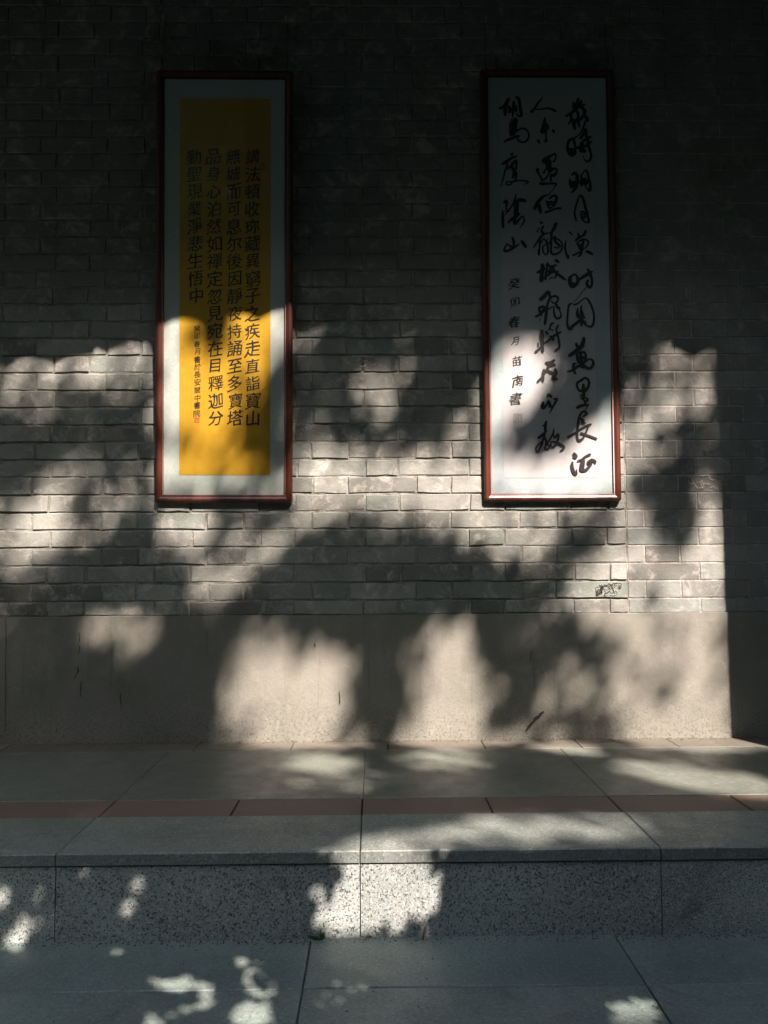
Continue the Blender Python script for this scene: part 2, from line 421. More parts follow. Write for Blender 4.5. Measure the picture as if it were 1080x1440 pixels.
# the bricks seen largest and brightest are parts, the rest is one part
def score(p):
    x = p[2]+p[4]/2; z = p[3]+0.03
    return 0 if (-1.45 < x < 1.46 and z < 1.65) else 1
near = sorted([p for p in parts if score(p) == 0], key=lambda p: p[3])[:299]
ids = set(id(p) for p in near)
for p in near:
    o = link_me('brick', p[1], wall)
    o.location = (p[2], random.uniform(-.0022, .0018) if p[5] else random.uniform(-.0004, .0004), p[3])
    o.rotation_euler = (random.uniform(-.012, .012) if p[5] else 0, random.uniform(-.006, .006) if p[5] else 0, random.uniform(-.006, .006) if p[5] else 0)
for rough, mt in ((True, M_BRICK), (False, M_BRICK2)):
    m = MB()
    for p in parts:
        if id(p) in ids or p[5] != rough: continue
        if p[2] < -2.6 and p[3] < 0: continue
        dy = random.uniform(-.002, .0015) if rough else 0
        m.add([(v.co.x+p[2], v.co.y+dy, v.co.z+p[3]) for v in p[1].vertices], [tuple(q.vertices) for q in p[1].polygons])
    m.build('brickwork', mt, wall, kind='stuff')
# plaster dado, very slightly uneven sheet with a rounded top edge
nx, nz = 150, 14; v = []; f = []
zs = [-0.02] + [DADO_Z*(j/nz) for j in range(1, nz)] + [DADO_Z-0.004, DADO_Z+0.001]
for j, z in enumerate(zs):
    for i in range(nx+1):
        x = XW0+(XW1-XW0)*i/nx
        d = -0.006 + 0.0022*math.sin(x*5.1+z*7)+RNG.uniform(-.0005, .0005)
        v.append((x, d, z + (RNG.uniform(-.0012, .0012) if j == len(zs)-1 else 0)))
n0 = len(v)
for i in range(nx+1): v.append((XW0+(XW1-XW0)*i/nx, 0.02, DADO_Z+0.006))
for j in range(len(zs)-1):
    for i in range(nx):
        a = j*(nx+1)+i; f.append((a, a+1, a+nx+2, a+nx+1))
link('plaster_base', v[:n0], f, M_PLASTER, wall, smooth=True)
top = v[n0-nx-1:n0]+v[n0:]
link('plaster_ledge', top, [(i, i+1, i+nx+2, i+nx+1) for i in range(nx)], M_PLASTER, wall)

# ------------------------------------------------------------------ brush strokes
def smooth(pts, n=6):
    if len(pts) < 3:
        a, b_ = pts[0], pts[-1]; return [tuple(a[i]+(b_[i]-a[i])*k/n for i in range(3)) for k in range(n+1)]
    P = [pts[0]]+list(pts)+[pts[-1]]; out = []
    for i in range(1, len(P)-2):
        p0, p1, p2, p3 = P[i-1:i+3]
        for k in range(n):
            t = k/n
            out.append(tuple(0.5*((2*p1[c])+(-p0[c]+p2[c])*t+(2*p0[c]-5*p1[c]+4*p2[c]-p3[c])*t*t+(-p0[c]+3*p1[c]-3*p2[c]+p3[c])*t**3) for c in range(3)))
    out.append(tuple(pts[-1])); return out
def ribbon(mb, pts, place, lift, jit=0.06):
    """pts = (px, py, width px) in photograph pixels; place(px, py, lift) gives the point on the sheet"""
    s = smooth(pts); L = []; Rr = []
    for i, (x, y, w) in enumerate(s):
        x0, y0, _ = s[max(i-1, 0)]; x1, y1, _ = s[min(i+1, len(s)-1)]
        dx, dy = x1-x0, y1-y0; d = math.hypot(dx, dy) or 1
        nx_, ny_ = -dy/d, dx/d; h = max(w, 0.5)/2*(1+random.uniform(-jit, jit))
        h2 = max(w, 0.5)/2*(1+random.uniform(-jit, jit))
        L.append((x+nx_*h, y+ny_*h)); Rr.append((x-nx_*h2, y-ny_*h2))
    vv = []; ff = []
    for a, b_ in zip(L, Rr): vv += [place(*a, lift), place(*b_, lift)]
    for i in range(len(s)-1): ff.append((2*i, 2*i+1, 2*i+3, 2*i+2))
    mb.add(vv, ff)
    for (x, y, w) in (s[0], s[-1]):
        r0 = max(w, 0.5)/2; vv = [place(x+r0*math.cos(t*math.pi/4)*random.uniform(.85, 1.05), y+r0*math.sin(t*math.pi/4)*random.uniform(.85, 1.05), lift+0.00002) for t in range(8)]
        mb.add(vv, [tuple(range(8))])

# ------------------------------------------------------------------ framed scrolls
class Frame:
    def __init__(s, name, label, bl, br, tl, lean, roll, matm, border=0.0265):
        s.YP = WY-0.013
        a, b_ = on_y(*bl, s.YP), on_y(*br, s.YP)
        s.W = (b_-a).length; s.org = (a+b_)/2
        s.rot = Matrix.Rotation(roll, 3, 'Y') @ Matrix.Rotation(lean, 3, 'X')
        s.t = thing(name, label, 'framed calligraphy', s.org, 'framed calligraphy scrolls on the brick wall')
        s.t.rotation_euler = s.rot.to_euler()
        s.inv = s.rot.transposed(); s.n = s.rot @ Vector((0, -1, 0))
        s.H = s.local(*tl)[2]
        s.bd = border
    def local(s, px, py):
        d = ray(px, py); k = (s.org-CAM).dot(s.n)/d.dot(s.n)
        return s.inv @ (CAM+d*k-s.org)
    def place(s, px, py, lift):
        p = s.local(px, py); return (p[0], -lift, p[2])
    def panel(s, name, x0, x1, z0, z1, lift, mat, parent, nx=8, nz=30, wav=0.0006):
        v = []; f = []
        for j in range(nz+1):
            for i in range(nx+1):
                x = x0+(x1-x0)*i/nx; z = z0+(z1-z0)*j/nz
                v.append((x, -lift, z))
        for j in range(nz):
            for i in range(nx):
                a = j*(nx+1)+i; f.append((a, a+1, a+nx+2, a+nx+1))
        return link(name, v, f, mat, parent)
    def build_frame(s):
        # profile across the rail: (distance outward from the sheet's edge, height toward the room)
        prof = [(-0.003, 0.000), (-0.003, 0.007), (0.000, 0.0095), (0.003, 0.0085), (0.006, 0.0100), (0.010, 0.0135), (0.016, 0.0155), (0.021, 0.0140), (0.0250, 0.0095), (s.bd, 0.003), (s.bd, -0.010)]
        W, H = s.W/2, s.H; path = []
        def corner(cx, cz, a0):
            for k in range(7):
                t = a0+math.pi/2*k/6; path.append((cx, cz, math.cos(t), math.sin(t)))
        corner(W, H, 0); corner(-W, H, math.pi/2); corner(-W, 0, math.pi); corner(W, 0, 1.5*math.pi)
        rad = 0.011; v = []; f = []
        for cx, cz, ct, st in path:
            sx, sz = (1 if cx > 0 else -1), (1 if cz > 0 else -1)
            for d, hgt in prof:
                # mitred inside, rounded outside
                rr = rad*max(0, d)/s.bd
                x = cx+sx*(d-rr)+ct*rr; z = cz+sz*(d-rr)+st*rr
                v.append((x, -hgt*0.8 if hgt > 0 else -hgt, z))
        n = len(prof); m_ = len(path)
        for i in range(m_):
            for k in range(n-1):
                a = i*n+k; b_ = ((i+1) % m_)*n+k; f.append((a, a+1, b_+1, b_))
        o = link('wooden_frame', v, f, M_WOOD, s.t, smooth=True)
        m = MB(); m.box(-W-s.bd+.002, W+s.bd-.002, 0.003, 0.0095, -s.bd+.002, H+s.bd-.002); m.build('backing_board', M_DARKWOOD, s.t)
        m = MB(); m.box(-W+.0005-.003, W-.0005+.003, -0.0052, -0.0034, -.002, H+.002); m.build('glass_pane', M_GLASS, s.t)
        # hooks and hanging wires
        for sx in (-1, 1):
            m = MB(); xh = sx*(W+0.005)
            zt = H+s.bd+0.19
            m.tube([(xh, 0.008, H+s.bd-0.002), (xh-sx*0.004, 0.012, zt)], 0.0011, 6); m.build('hanging_wire', M_WIRE, s.t)
            m = MB(); m.tube([(xh-sx*.004, 0.14, zt+.002), (xh-sx*.004, 0.002, zt), (xh-sx*.004, -0.008, zt+.004), (xh-sx*.004, -0.010, zt+.012)], 0.003, 8); m.build('screw_hook', M_METAL, s.t)

LF = Frame('framed_scroll', 'wood framed golden paper scroll with four columns of small regular brush characters', (229, 697), (401, 697), (229, 110), R(3.4), R(0.35), M_SILK_L)
RF = Frame('framed_scroll', 'wood framed white paper scroll with large running brush characters in black', (690.7, 695.5), (863.3, 695), (682.6, 108), R(1.0), R(0.1), M_SILK_R)
for F, mm, pm, box in ((LF, M_SILK_L, M_YELLOW, (252, 380, 138, 668)), (RF, M_SILK_R, M_WHITE, (0, 0, 0, 0))):
    F.build_frame()
    F.mount = F.panel('silk_mount', -F.W/2-.002, F.W/2+.002, -.002, F.H+.002, 0.0, mm, F.t)
a = LF.local(252, 668); b_ = LF.local(380, 668); c = LF.local(252, 138)
LF.paper = LF.panel('paper', a[0], b_[0], a[2], c[2], 0.0008, M_YELLOW, LF.t)
a = RF.local(709, 672); b_ = RF.local(840, 672); c = RF.local(702, 134)
RF.paper = RF.panel('paper', a[0], b_[0], a[2], c[2], 0.0008, M_WHITE, RF.t)

# running-script characters: strokes are x,y,width in enlarged units, origin and scale given
RUN1 = [
(790,130,14.4,"""340,110,25 320,180,50 300,260,80 330,300,60|225,200,25 230,270,35|390,170,30 380,240,50|240,300,60 330,280,70 400,280,40 470,240,22|330,300,50 250,370,50 180,430,45 90,485,38|190,470,40 180,570,35 130,650,22|400,310,50 460,370,55 450,450,50 400,520,45 370,560,40|300,380,40 330,450,45 330,560,45 340,640,40 355,700,30|230,560,50 240,640,60 265,730,50|300,560,50 260,620,40|440,490,45 510,520,50 520,580,40|500,530,30 460,640,35 420,740,30 370,840,25 290,910,25 220,940,30|220,940,35 150,980,45 115,1080,45 130,1200,50 200,1270,60 260,1230,50 270,1120,35 250,1000,40 240,940,35|130,1150,40 220,1180,80|290,1130,35 360,1110,40 440,1050,35|380,930,45 440,840,40 470,750,40|480,760,50 490,860,45 510,940,40|370,1050,30 460,970,40 540,920,40 590,905,30|380,1180,60 460,1190,60|360,1140,40 450,1110,40 530,1060,45 590,1000,30|520,940,45 530,1060,45 560,1160,40 590,1260,38 580,1350,38 520,1405,30 460,1370,20 430,1290,12"""),
(790,230,14.4,"""210,235,35 260,195,40 300,240,50 310,330,60 290,450,60 250,540,45 200,590,30|160,330,30 170,400,45 190,470,45|170,410,60 250,400,70 330,380,70|180,490,30 260,460,50|385,250,30 395,330,35 390,460,30|385,250,20 440,180,22 485,140,26 520,200,32 545,320,36 575,440,42 560,555,42 505,500,25|400,340,40 470,330,50 500,400,50 400,400,60|480,400,40 480,480,25|290,1165,28 262,1060,34 265,940,30 310,780,28 360,655,26 400,670,36 440,750,42 470,880,42 510,1010,40 540,1150,36 545,1200,26 460,1180,28 400,1110,26 385,1000,26|385,985,22 450,985,24 470,1090,30 400,1100,30|420,1000,12 430,1090,12|390,1045,14 470,1045,16"""),
(785,310,14.4,"""225,240,28 275,290,24|155,410,12 135,510,34 145,620,34 195,770,36 210,700,14|400,275,30 415,340,38 350,410,34|350,410,30 450,340,34 520,290,42 550,225,44|380,465,34 410,520,34 440,590,40|400,440,24 480,395,32 540,390,26 610,450,28 570,530,22 510,590,18|510,390,36 490,500,40 470,620,40 440,710,34 390,735,18|440,500,36 490,540,30|290,715,30 350,690,30 430,650,26|570,635,40 640,660,50 690,695,30|230,1150,34 215,1240,44 250,1320,50 300,1350,45 370,1290,50 395,1210,50 370,1130,36 320,1100,34 240,1150,30|250,1160,30 250,1280,60 330,1300,50|400,1220,40 500,1150,50 600,1090,55 680,1040,32|590,990,28 625,1060,50 660,1140,46 680,1230,40 670,1320,42 630,1360,44 575,1290,50 600,1220,35"""),
(790,380,14.4,"""500,345,16 400,460,14 320,570,10 240,660,8|210,680,20 150,700,34 125,800,32 110,950,30 105,1080,30 140,1190,36 185,1195,36 200,1150,40 330,1050,50 390,1000,50|240,705,26 300,690,30 370,640,20 470,570,20 530,610,32 600,740,36 640,880,36 645,1020,36 620,1120,38 570,1150,34 480,1120,24|390,730,28 385,830,40 390,950,50 400,1060,50 385,1140,20|320,780,24 310,880,50 330,940,60|400,840,40 420,940,50 460,970,30|400,1020,50 470,1080,50"""),
(790,470,14.4,"""440,90,50 430,160,60 390,250,65 300,330,60 220,390,60 150,440,50|290,200,45 310,260,50|440,250,30 380,260,50|300,400,35 310,480,45 330,560,40 400,590,50 470,540,40 480,440,36 450,370,30 380,380,40 330,390,30|380,400,40 390,560,60|320,480,40 460,480,50|440,600,30 500,540,26 570,505,26 630,560,40 620,640,44 550,700,40 480,670,50 400,640,50 330,650,40 260,700,45 200,740,35 120,760,32|290,600,20 240,610,45 230,680,45 240,740,40 270,800,36|370,640,50 430,680,40|330,970,40 300,1010,36 310,1080,36 350,1160,30|340,970,34 400,930,40 460,890,36 520,920,40 545,990,40 520,1090,40 470,1160,36|430,1030,44 435,1150,60 440,1260,50|350,1160,36 470,1110,44|370,1250,28 460,1230,30|390,1300,30 450,1340,40 470,1400,40|380,1290,20 470,1290,26 520,1330,36 480,1380,30"""),
(790,570,13.09,"""280,45,44 360,10,44 480,-5,30|470,20,16 430,80,14|380,215,20 450,160,38 410,115,34 350,150,34 310,250,38 290,380,40 280,500,34 285,610,32 320,650,36 390,600,30 440,500,28 480,400,26|350,250,36 390,290,44 360,320,30 420,330,30|110,590,34 190,540,28 260,500,24 340,440,26 450,380,30 530,352,28|350,515,32 440,545,28 540,580,28 630,615,30|225,900,50 245,945,66|190,1050,26 185,1130,44 220,1240,44 265,1265,30 265,1180,12|290,1025,22 360,1000,30 440,940,32 515,905,32|385,1000,50 375,1090,66 360,1180,66|360,1200,40 430,1195,38 490,1140,38 530,1080,40 480,1060,44 540,1010,40 600,1030,40 615,1060,26""")]
RUN2 = [
(740,130,14.4,"""340,90,14 280,160,24 220,240,34 160,340,34 105,395,50|150,340,24 280,345,22 430,325,30 520,345,40 600,390,32|375,520,26 370,600,50 350,700,60 310,790,50|380,620,40 420,680,50 440,730,40|310,810,40 370,800,50 400,760,50|390,800,30 400,900,28 400,990,40 360,980,20|220,970,20 240,980,40 265,1030,26|535,760,24 555,800,50"""),
(740,210,14.4,"""350,220,50 430,180,60 520,120,34 580,95,26 600,140,24 580,220,26 545,255,30|360,240,80 440,260,100 450,350,90 470,410,80|400,400,24 350,480,32|490,440,60 540,400,40 610,400,30 610,470,34 560,530,50 500,520,40|460,440,26 430,550,26 360,620,30|490,540,34 500,640,34|225,420,60 240,480,30 290,570,30 325,640,36|280,700,44 400,700,40 520,695,34 600,705,34 570,770,16 510,860,14 450,920,20|450,925,20 360,950,36 290,1010,54 230,1080,50 170,1200,56|240,1080,40 270,1200,60 290,1290,36|400,1040,20 430,1120,34 460,1190,30 520,1180,26|470,1000,34 540,945,36 610,960,36 600,1050,46 550,1150,40|430,1080,30 530,1070,40|440,1130,24 540,1120,30|390,1280,36 480,1250,36 580,1210,30 690,1200,40"""),
(740,300,14.4,"""295,190,44 325,200,30|340,270,34 300,380,30 350,390,34|215,385,22 250,320,20 285,290,10|150,690,26 220,590,30 290,490,40 350,430,36 440,405,20 490,395,20|600,220,60 560,310,50 510,400,40 510,500,40 500,600,36 500,720,34 510,810,36 570,835,34 660,800,32 720,720,28 720,620,26 670,550,24 600,510,30 570,480,40|280,520,30 270,650,30 265,760,26 260,850,22 240,820,20 240,740,16|300,600,24 350,520,22 390,560,26 430,660,34 440,770,34 400,840,26 350,800,26 330,700,26 370,650,26|440,510,14 400,640,24|490,590,40 460,610,36|560,500,40 600,590,40 680,670,40|570,700,24 650,705,26|325,1050,60 330,1130,70 310,1240,60 300,1370,60|225,1205,36 300,1160,44 370,1120,40|320,1360,40 350,1310,30|430,1020,40 430,1060,60 480,1080,40|420,1100,30 400,1200,40 385,1340,40|440,1190,34 520,1100,40 600,1050,30|520,1080,50 560,1160,40 640,1240,46 720,1300,46 790,1355,28|640,1170,24 600,1260,34 580,1310,20 500,1310,20 460,1340,14|430,1270,34 500,1200,50 560,1180,50|600,960,50 645,990,44"""),
(740,390,14.4,"""290,450,60 360,390,60 440,300,50 470,370,44 490,430,36|470,430,34 430,540,36 410,640,40 400,760,48 380,900,44 370,960,30|490,440,24 520,400,30 580,385,36 630,410,34 640,460,32 600,520,30 550,530,24 500,480,20|600,540,30 620,600,50 670,640,40|190,800,34 270,760,34 360,690,36 460,640,24 550,600,20 555,700,32 580,800,34 630,840,34 700,800,32 690,720,22 660,660,20|260,620,40 270,700,40 300,770,40|260,620,36 340,600,44 360,630,34 310,700,30|280,830,14 270,900,10"""),
(740,450,14.4,"""315,230,50 310,330,66 320,470,54 330,640,44|240,470,24 240,540,20|190,650,40 270,580,36 350,480,28 430,430,30 530,350,44 620,290,34 700,245,26|560,70,16 510,80,34 480,150,28 450,210,22|530,215,22 470,185,22|395,245,40 430,290,34|490,340,40 540,400,50|640,120,28 600,210,24 620,250,30 640,350,34 665,480,36 660,570,34 590,620,36|400,870,40 480,880,60 560,820,40|570,910,40 480,920,40|470,900,50 420,1000,44 360,1090,40 320,1160,36 230,1250,36|350,1020,40 335,1130,50 335,1240,36|430,1030,36 500,1070,44 560,1080,50|580,1010,50 590,1080,60 540,1170,50 580,1200,60 620,1200,30"""),
(740,545,14.4,"""420,190,30 450,150,44 500,190,44|340,310,40 325,370,60 330,420,44 370,400,40 410,340,30 440,290,40|450,290,50 480,380,60|555,235,30 615,240,36 580,310,36 520,420,30 465,530,12|400,690,28 385,760,44 380,880,40 410,880,20|330,780,24 380,760,30|245,1020,44 310,970,44 380,910,36|370,960,34 340,1040,34 310,1150,30 250,1270,28 215,1310,24 190,1240,26 230,1170,24 300,1110,26|370,1030,44 400,1090,34 390,1160,30|550,850,20 540,930,30 480,1040,30 420,1130,26 370,1240,26 440,1245,30 470,1190,24 420,1150,24|550,960,20 570,1020,30 640,950,34 640,1050,34 600,1150,34 530,1210,28 490,1150,24 500,1100,20 590,1110,34 680,1150,40 760,1200,34 740,1250,36 690,1285,22""")]
RUN3 = [
(695,130,14.4,"""290,140,50 250,210,60 220,300,60 220,390,56 220,460,40|110,325,40 190,290,50 260,250,50|300,300,50 310,400,50|395,200,44 390,300,50 380,400,40 370,480,20|430,300,60 440,380,40|330,350,50 430,340,60|430,120,20 460,95,34 500,150,44 520,280,46 540,400,46 550,460,44 510,490,34 450,440,26|380,430,14 360,530,16 330,620,26 315,740,26 330,880,30|420,550,60 400,650,80 400,760,90 380,850,60|460,560,30 440,700,30|200,1015,24 260,970,40 350,940,46 430,900,40 500,890,40|450,800,24 520,745,28 600,735,32 670,780,30 700,880,30 660,980,32 580,1010,30 500,990,30 460,930,30"""),
(695,210,14.4,"""370,75,20 350,110,44|170,300,44 250,250,46 350,180,40 450,145,26|260,270,30 250,370,34 220,430,30 190,560,26 160,660,24 135,770,14|260,400,34 340,340,44 430,240,44 450,290,34 440,400,34|360,280,30 370,400,50|400,420,50 400,500,50 375,570,36|440,470,40 440,560,36 420,650,30|240,670,24 250,720,26 320,720,26 380,660,28 480,640,24 600,640,26 690,670,26 600,715,12|240,665,20 340,660,24|200,1080,40 240,1060,56 250,1120,44 235,1180,26 260,1230,24 205,1275,16|170,1250,26 170,1350,40 170,1450,48 175,1575,46|440,900,12 420,1010,34 380,1110,30 310,1220,26 210,1340,14|420,1080,40 520,1030,60 630,1050,50|420,1100,44 420,1220,40 415,1350,40|470,1100,44 465,1220,44 460,1340,44 510,1310,30|280,1490,28 370,1410,50 450,1370,50|400,1390,50 420,1500,60 480,1450,40 570,1360,24 605,1440,28 580,1510,24 510,1610,8"""),
(695,280,14.4,"""360,780,28 390,850,44 395,930,36|250,910,20 200,1030,34 230,1060,40 320,1030,40 420,970,34 510,910,12|250,910,20 330,960,30 370,970,40|555,860,44 600,920,56 635,975,40""")]
lift = 0.0012
for col in (RUN1, RUN2, RUN3):
    mb = MB(); k = 0
    for ox, oy, sc_, txt in col:
        for st in txt.split('|'):
            pts = [tuple(float(q) for q in p.split(',')) for p in st.split()]
            ribbon(mb, [(ox+x/sc_, oy+y/sc_, w/sc_*1.36) for x, y, w in pts], RF.place, lift+k*0.000045); k += 1
    mb.build('brush_inscription', M_INK, RF.paper)

GLY = {}
def glyph(ch, offset):
    if (ch, offset) in GLY: return GLY[(ch, offset)]
    cu = bpy.data.curves.new('glyph', 'FONT'); cu.body = ch; cu.size = 1.0; cu.offset = offset
    cu.align_x = 'CENTER'; cu.resolution_u = 2
    o = bpy.data.objects.new('glyph', cu); COL.objects.link(o)
    dg = bpy.context.evaluated_depsgraph_get(); me = bpy.data.meshes.new_from_object(o.evaluated_get(dg))
    V = [tuple(v.co) for v in me.vertices]; Fs = [tuple(p.vertices) for p in me.polygons]
    bpy.data.objects.remove(o); bpy.data.meshes.remove(me); bpy.data.curves.remove(cu)
    if V:
        x0, x1 = min(v[0] for v in V), max(v[0] for v in V); y0, y1 = min(v[1] for v in V), max(v[1] for v in V)
        V = [(v[0]-(x0+x1)/2, v[1]-(y0+y1)/2) for v in V]
    GLY[(ch, offset)] = (V, Fs); return V, Fs
def put_glyph(mb, frame, ch, cx, cy, sz, lift, shear=0.16, wild=0.05, aspect=0.96, bold=0.02):
    V, Fs = glyph(ch, 0.0); ph = random.uniform(0, 6.28); a = random.uniform(-.04, .04)
    for k, (ox, oy) in enumerate(((0, 0), (bold, bold*.25), (-bold, -bold*.25), (bold*.5, -bold*.35))):
        vv = []
        for x, y in V:
            x, y = x+ox*(1+.9*math.sin(9*y+7*x+ph)), y+oy*(1+.9*math.sin(8*x-5*y+ph))
            y2 = y + shear*x + wild*0.35*math.sin(7*x+ph)
            x2 = x + wild*0.5*math.sin(6*y+ph*1.7) + 0.03*y
            x3 = x2*math.cos(a)-y2*math.sin(a); y3 = x2*math.sin(a)+y2*math.cos(a)
            vv.append(frame.place(cx+x3*sz*aspect, cy-y3*sz, lift+k*0.00004))
        mb.add(vv, Fs)
def set_text(mb, frame, chars, x0, y0, x1, y1, size, lift, bold=0.02):
    n = len(chars)
    for i, ch in enumerate(chars):
        t = i/(n-1); dense = 0.6 if ch in '寶釋藏靜勤聖後講誦禪窮異詣' else 1.0
        put_glyph(mb, frame, ch, x0+(x1-x0)*t+random.uniform(-.5, .5), y0+(y1-y0)*t+random.uniform(-.4, .4), size*random.uniform(.92, 1.06), lift, bold=bold*dense)
L_COLS = [("講法頓收珎藏異窮子之疾走直詣寶山", 355, 220.5, 355.5, 588), ("無城而可息尔後因靜夜持誦至多寶塔", 328.5, 220.5, 331, 588),
          ("品身心泊然如禪定忽見宛在目釋迦分", 300.5, 220.5, 303.5, 588), ("勤聖現業淨悲生悟中", 272.5, 220.5, 276, 416)]
for txt, x0, y0, x1, y1 in L_COLS:
    mb = MB(); set_text(mb, LF, txt, x0, y0, x1, y1, 23.5, 0.0013, 0.013); mb.build('brush_inscription', M_INK, LF.paper)
mb = MB(); set_text(mb, LF, "癸卯春月書於長安關中書院", 277.5, 462, 277.5, 581, 10.2, 0.0013, 0.01); mb.build('small_inscription', M_INK, LF.paper)
mb = MB()
for ch, cx, cy, sz in (("癸", 723, 399, 17), ("卯", 724, 425, 15), ("春", 723, 453, 17), ("月", 724.5, 480, 13), ("苗", 726.5, 508, 15), ("南", 728, 536, 17), ("書", 725, 561, 19)):
    put_glyph(mb, RF, ch, cx, cy, sz, 0.0013, 0.24, 0.12, 1.0, 0.02)
mb.build('small_inscription', M_INK, RF.paper)
def seal(frame, cx, cy, w, h, mat, name, chars):
    mb = MB()
    for a in ((cx-w/2, cy-h/2, cx+w/2, cy-h/2), (cx-w/2, cy+h/2, cx+w/2, cy+h/2), (cx-w/2, cy-h/2, cx-w/2, cy+h/2), (cx+w/2, cy-h/2, cx+w/2, cy+h/2)):
        ribbon(mb, [(a[0], a[1], 0.9), (a[2], a[3], 0.9)], frame.place, 0.0014)
    n = len(chars)
    for i, ch in enumerate(chars):
        V, Fs = glyph(ch, 0.0)
        mb.add([frame.place(cx+x*w*.8, cy-h/2+h*(i+.5)/n-y*h/n*.85, 0.0015) for x, y in V], Fs)
    mb.build(name, mat, frame.paper)
seal(LF, 369, 235, 5.5, 10, M_RED, 'red_seal', '墨香'); seal(RF, 728, 588, 11, 11, M_SEAL2, 'faded_seal', '印'); seal(LF, 277, 591, 6, 6, M_RED, 'red_seal', '印')

# ------------------------------------------------------------------ marks on the wall
def wall_place(px, py, lift):
    p = on_y(px, py, WY-0.0095-lift); return (p.x, p.y-WY, p.z)
for st in ("111,889,.6 112,897,1 110.5,905,.8 112,912,.9 110,920,.5", "108,937,.7 110,943,1.8 107,949,1 104,956,.5", "170,974,.5 169,982,1.3 170.5,990,.9 170,999,.4", "477,972,.5 478,980,1.1 477.5,989,1.5", "8,868,.7 8.6,900,.9 7.6,930,.6 8.2,965,.9 7,1000,.8 7.5,1030,.5", "114,958,1 113,980,.8", "746,930,.8 747,915,.8", "442,905,1.2 443,909,1.5"):
    mb = MB(); ribbon(mb, [tuple(float(q) for q in p.split(',')) for p in st.split()], wall_place, 0.0, 0.5); mb.build('plaster_crack', M_CRACK, wall)
mb = MB(); ribbon(mb, [(740, 1028, 2), (747, 1018, 4), (757, 1008, 4.5), (764, 1001, 2.5)], wall_place, 0, .4); mb.build('dark_scuff', M_CRACK, wall)
def scrib(x0, y0, x1, y1, n, mat):
    mb = MB()
    for k in range(n):
        x = random.uniform(x0, x1); y = random.uniform(y0, y1); pts = [(x, y, .7)]
        for _ in range(4): pts.append((min(x1, max(x0, pts[-1][0]+random.uniform(-5, 6))), min(y1, max(y0, pts[-1][1]+random.uniform(-6, 6))), random.uniform(.5, 1.0)))
        ribbon(mb, pts, lambda a, b_, l: (lambda p: (p.x, p.y-WY, p.z))(on_y(a, b_, WY-0.004)), 0, .4)
    mb.build('scratched_marks', mat, wall)
scrib(838, 820, 874, 838, 22, M_CRACK); scrib(775, 620, 800, 634, 5, M_SCR); scrib(968, 668, 1012, 686, 8, M_SCR); scrib(500, 498, 535, 515, 7, M_SCR)

# ------------------------------------------------------------------ wing wall whose edge bounds the sunlight on the right
WX = on_y(1018.5, 860, WY).x
wy0 = 1.85; wx = WX + (WY-wy0)*math.tan(SUN_AZ)
wing = thing('wing_wall', 'short grey brick wing wall closing the right end of the veranda', 'wall', (wx, wy0, 0))
m = MB(); m.box(0.012, 0.32, 0.012, WY-wy0-.001, -0.01, 3.5); m.build('wall_core', M_MORTAR, wing)
m = MB(); z = 0.0; r_ = 0
while z < 3.45:
    y = 0.0 if r_ % 2 else -0.065
    while y < WY-wy0-0.02:
        a = max(y, 0); b_ = min(y+0.25, WY-wy0-0.002)
        if b_-a > .02: m.box(0, 0.014, a+0.004, b_-0.004, z+0.004, z+COURSE-0.004)
        y += 0.255
    x = 0.0 if r_ % 2 else -.12
    while x < 0.31:
        a = max(x, 0.0145); b_ = min(x+.25, .332)
        m.box(a+.002, b_-.002, 0, 0.013, z+.004, z+COURSE-.004); x += .255
    z += COURSE; r_ += 1
m.build('brickwork', M_BRICK, wing, kind='stuff')

# ------------------------------------------------------------------ veranda roof
EY = 1.35
kz = (WY-EY)*math.tan(SUN_EL)/math.cos(SUN_AZ)
EX = (WY-EY)*math.tan(SUN_AZ)
edge_px = [(-200, 520), (0, 514), (80, 512), (120, 496), (215, 489), (260, 484), (400, 475), (440, 467), (600, 468), (870, 484), (1005, 500), (1300, 500)]
def eave_z(x):          # lower edge of the tiles over x
    px = 540+(x-EX)*FPX/WY
    for (a, ya), (b_, yb) in zip(edge_px[:-1], edge_px[1:]):
        if px <= b_ or b_ == 1300:
            t = min(1, max(0, (px-a)/(b_-a))); y = ya+(yb-ya)*t; break
    return on_y(min(max(px, -200), 1300), y, WY).z+kz
roof = thing('tiled_roof', 'grey tiled veranda roof on dark rafters sheltering the brick wall', 'roof', (0, EY, 3.3))
SL = math.tan(R(27))
n = 60; v = []; f = []
for i in range(n+1):
    x = -6.3+12.6*i/n; z = eave_z(x)+0.035
    for (y, dz) in ((EY+.02, 0.0), (WY+.6, (WY+.58-EY)*SL)): v += [(x, y-EY, z+dz-3.3), (x, y-EY, z+dz+.05-3.3)]
for i in range(n):
    a = 4*i; b_ = a+4
    f += [(a, b_, b_+2, a+2), (a+1, a+3, b_+3, b_+1), (a, a+1, b_+1, b_), (a+2, b_+2, b_+3, a+3)]
f += [(0, 2, 3, 1), (4*n, 4*n+1, 4*n+3, 4*n+2)]
link('roof_boarding', v, f, M_DARKWOOD, roof)
x = -6.2
while x < 6.2:
    z = eave_z(x)+.03-3.3; y1 = WY-EY
    m = MB(); m.add([(x-.03, .05, z-.0), (x+.03, .05, z), (x+.03, .05, z-.07+.03), (x-.03, .05, z-.04), (x-.03, y1, z+y1*SL), (x+.03, y1, z+y1*SL), (x+.03, y1, z+y1*SL-.07), (x-.03, y1, z+y1*SL-.07)],
                    [(0,1,2,3),(4,7,6,5),(0,4,5,1),(3,2,6,7),(0,3,7,4),(1,5,6,2)])
    m.build('rafter', M_DARKWOOD, roof); x += 0.36
TP = 0.185; i = 0; x = -6.2
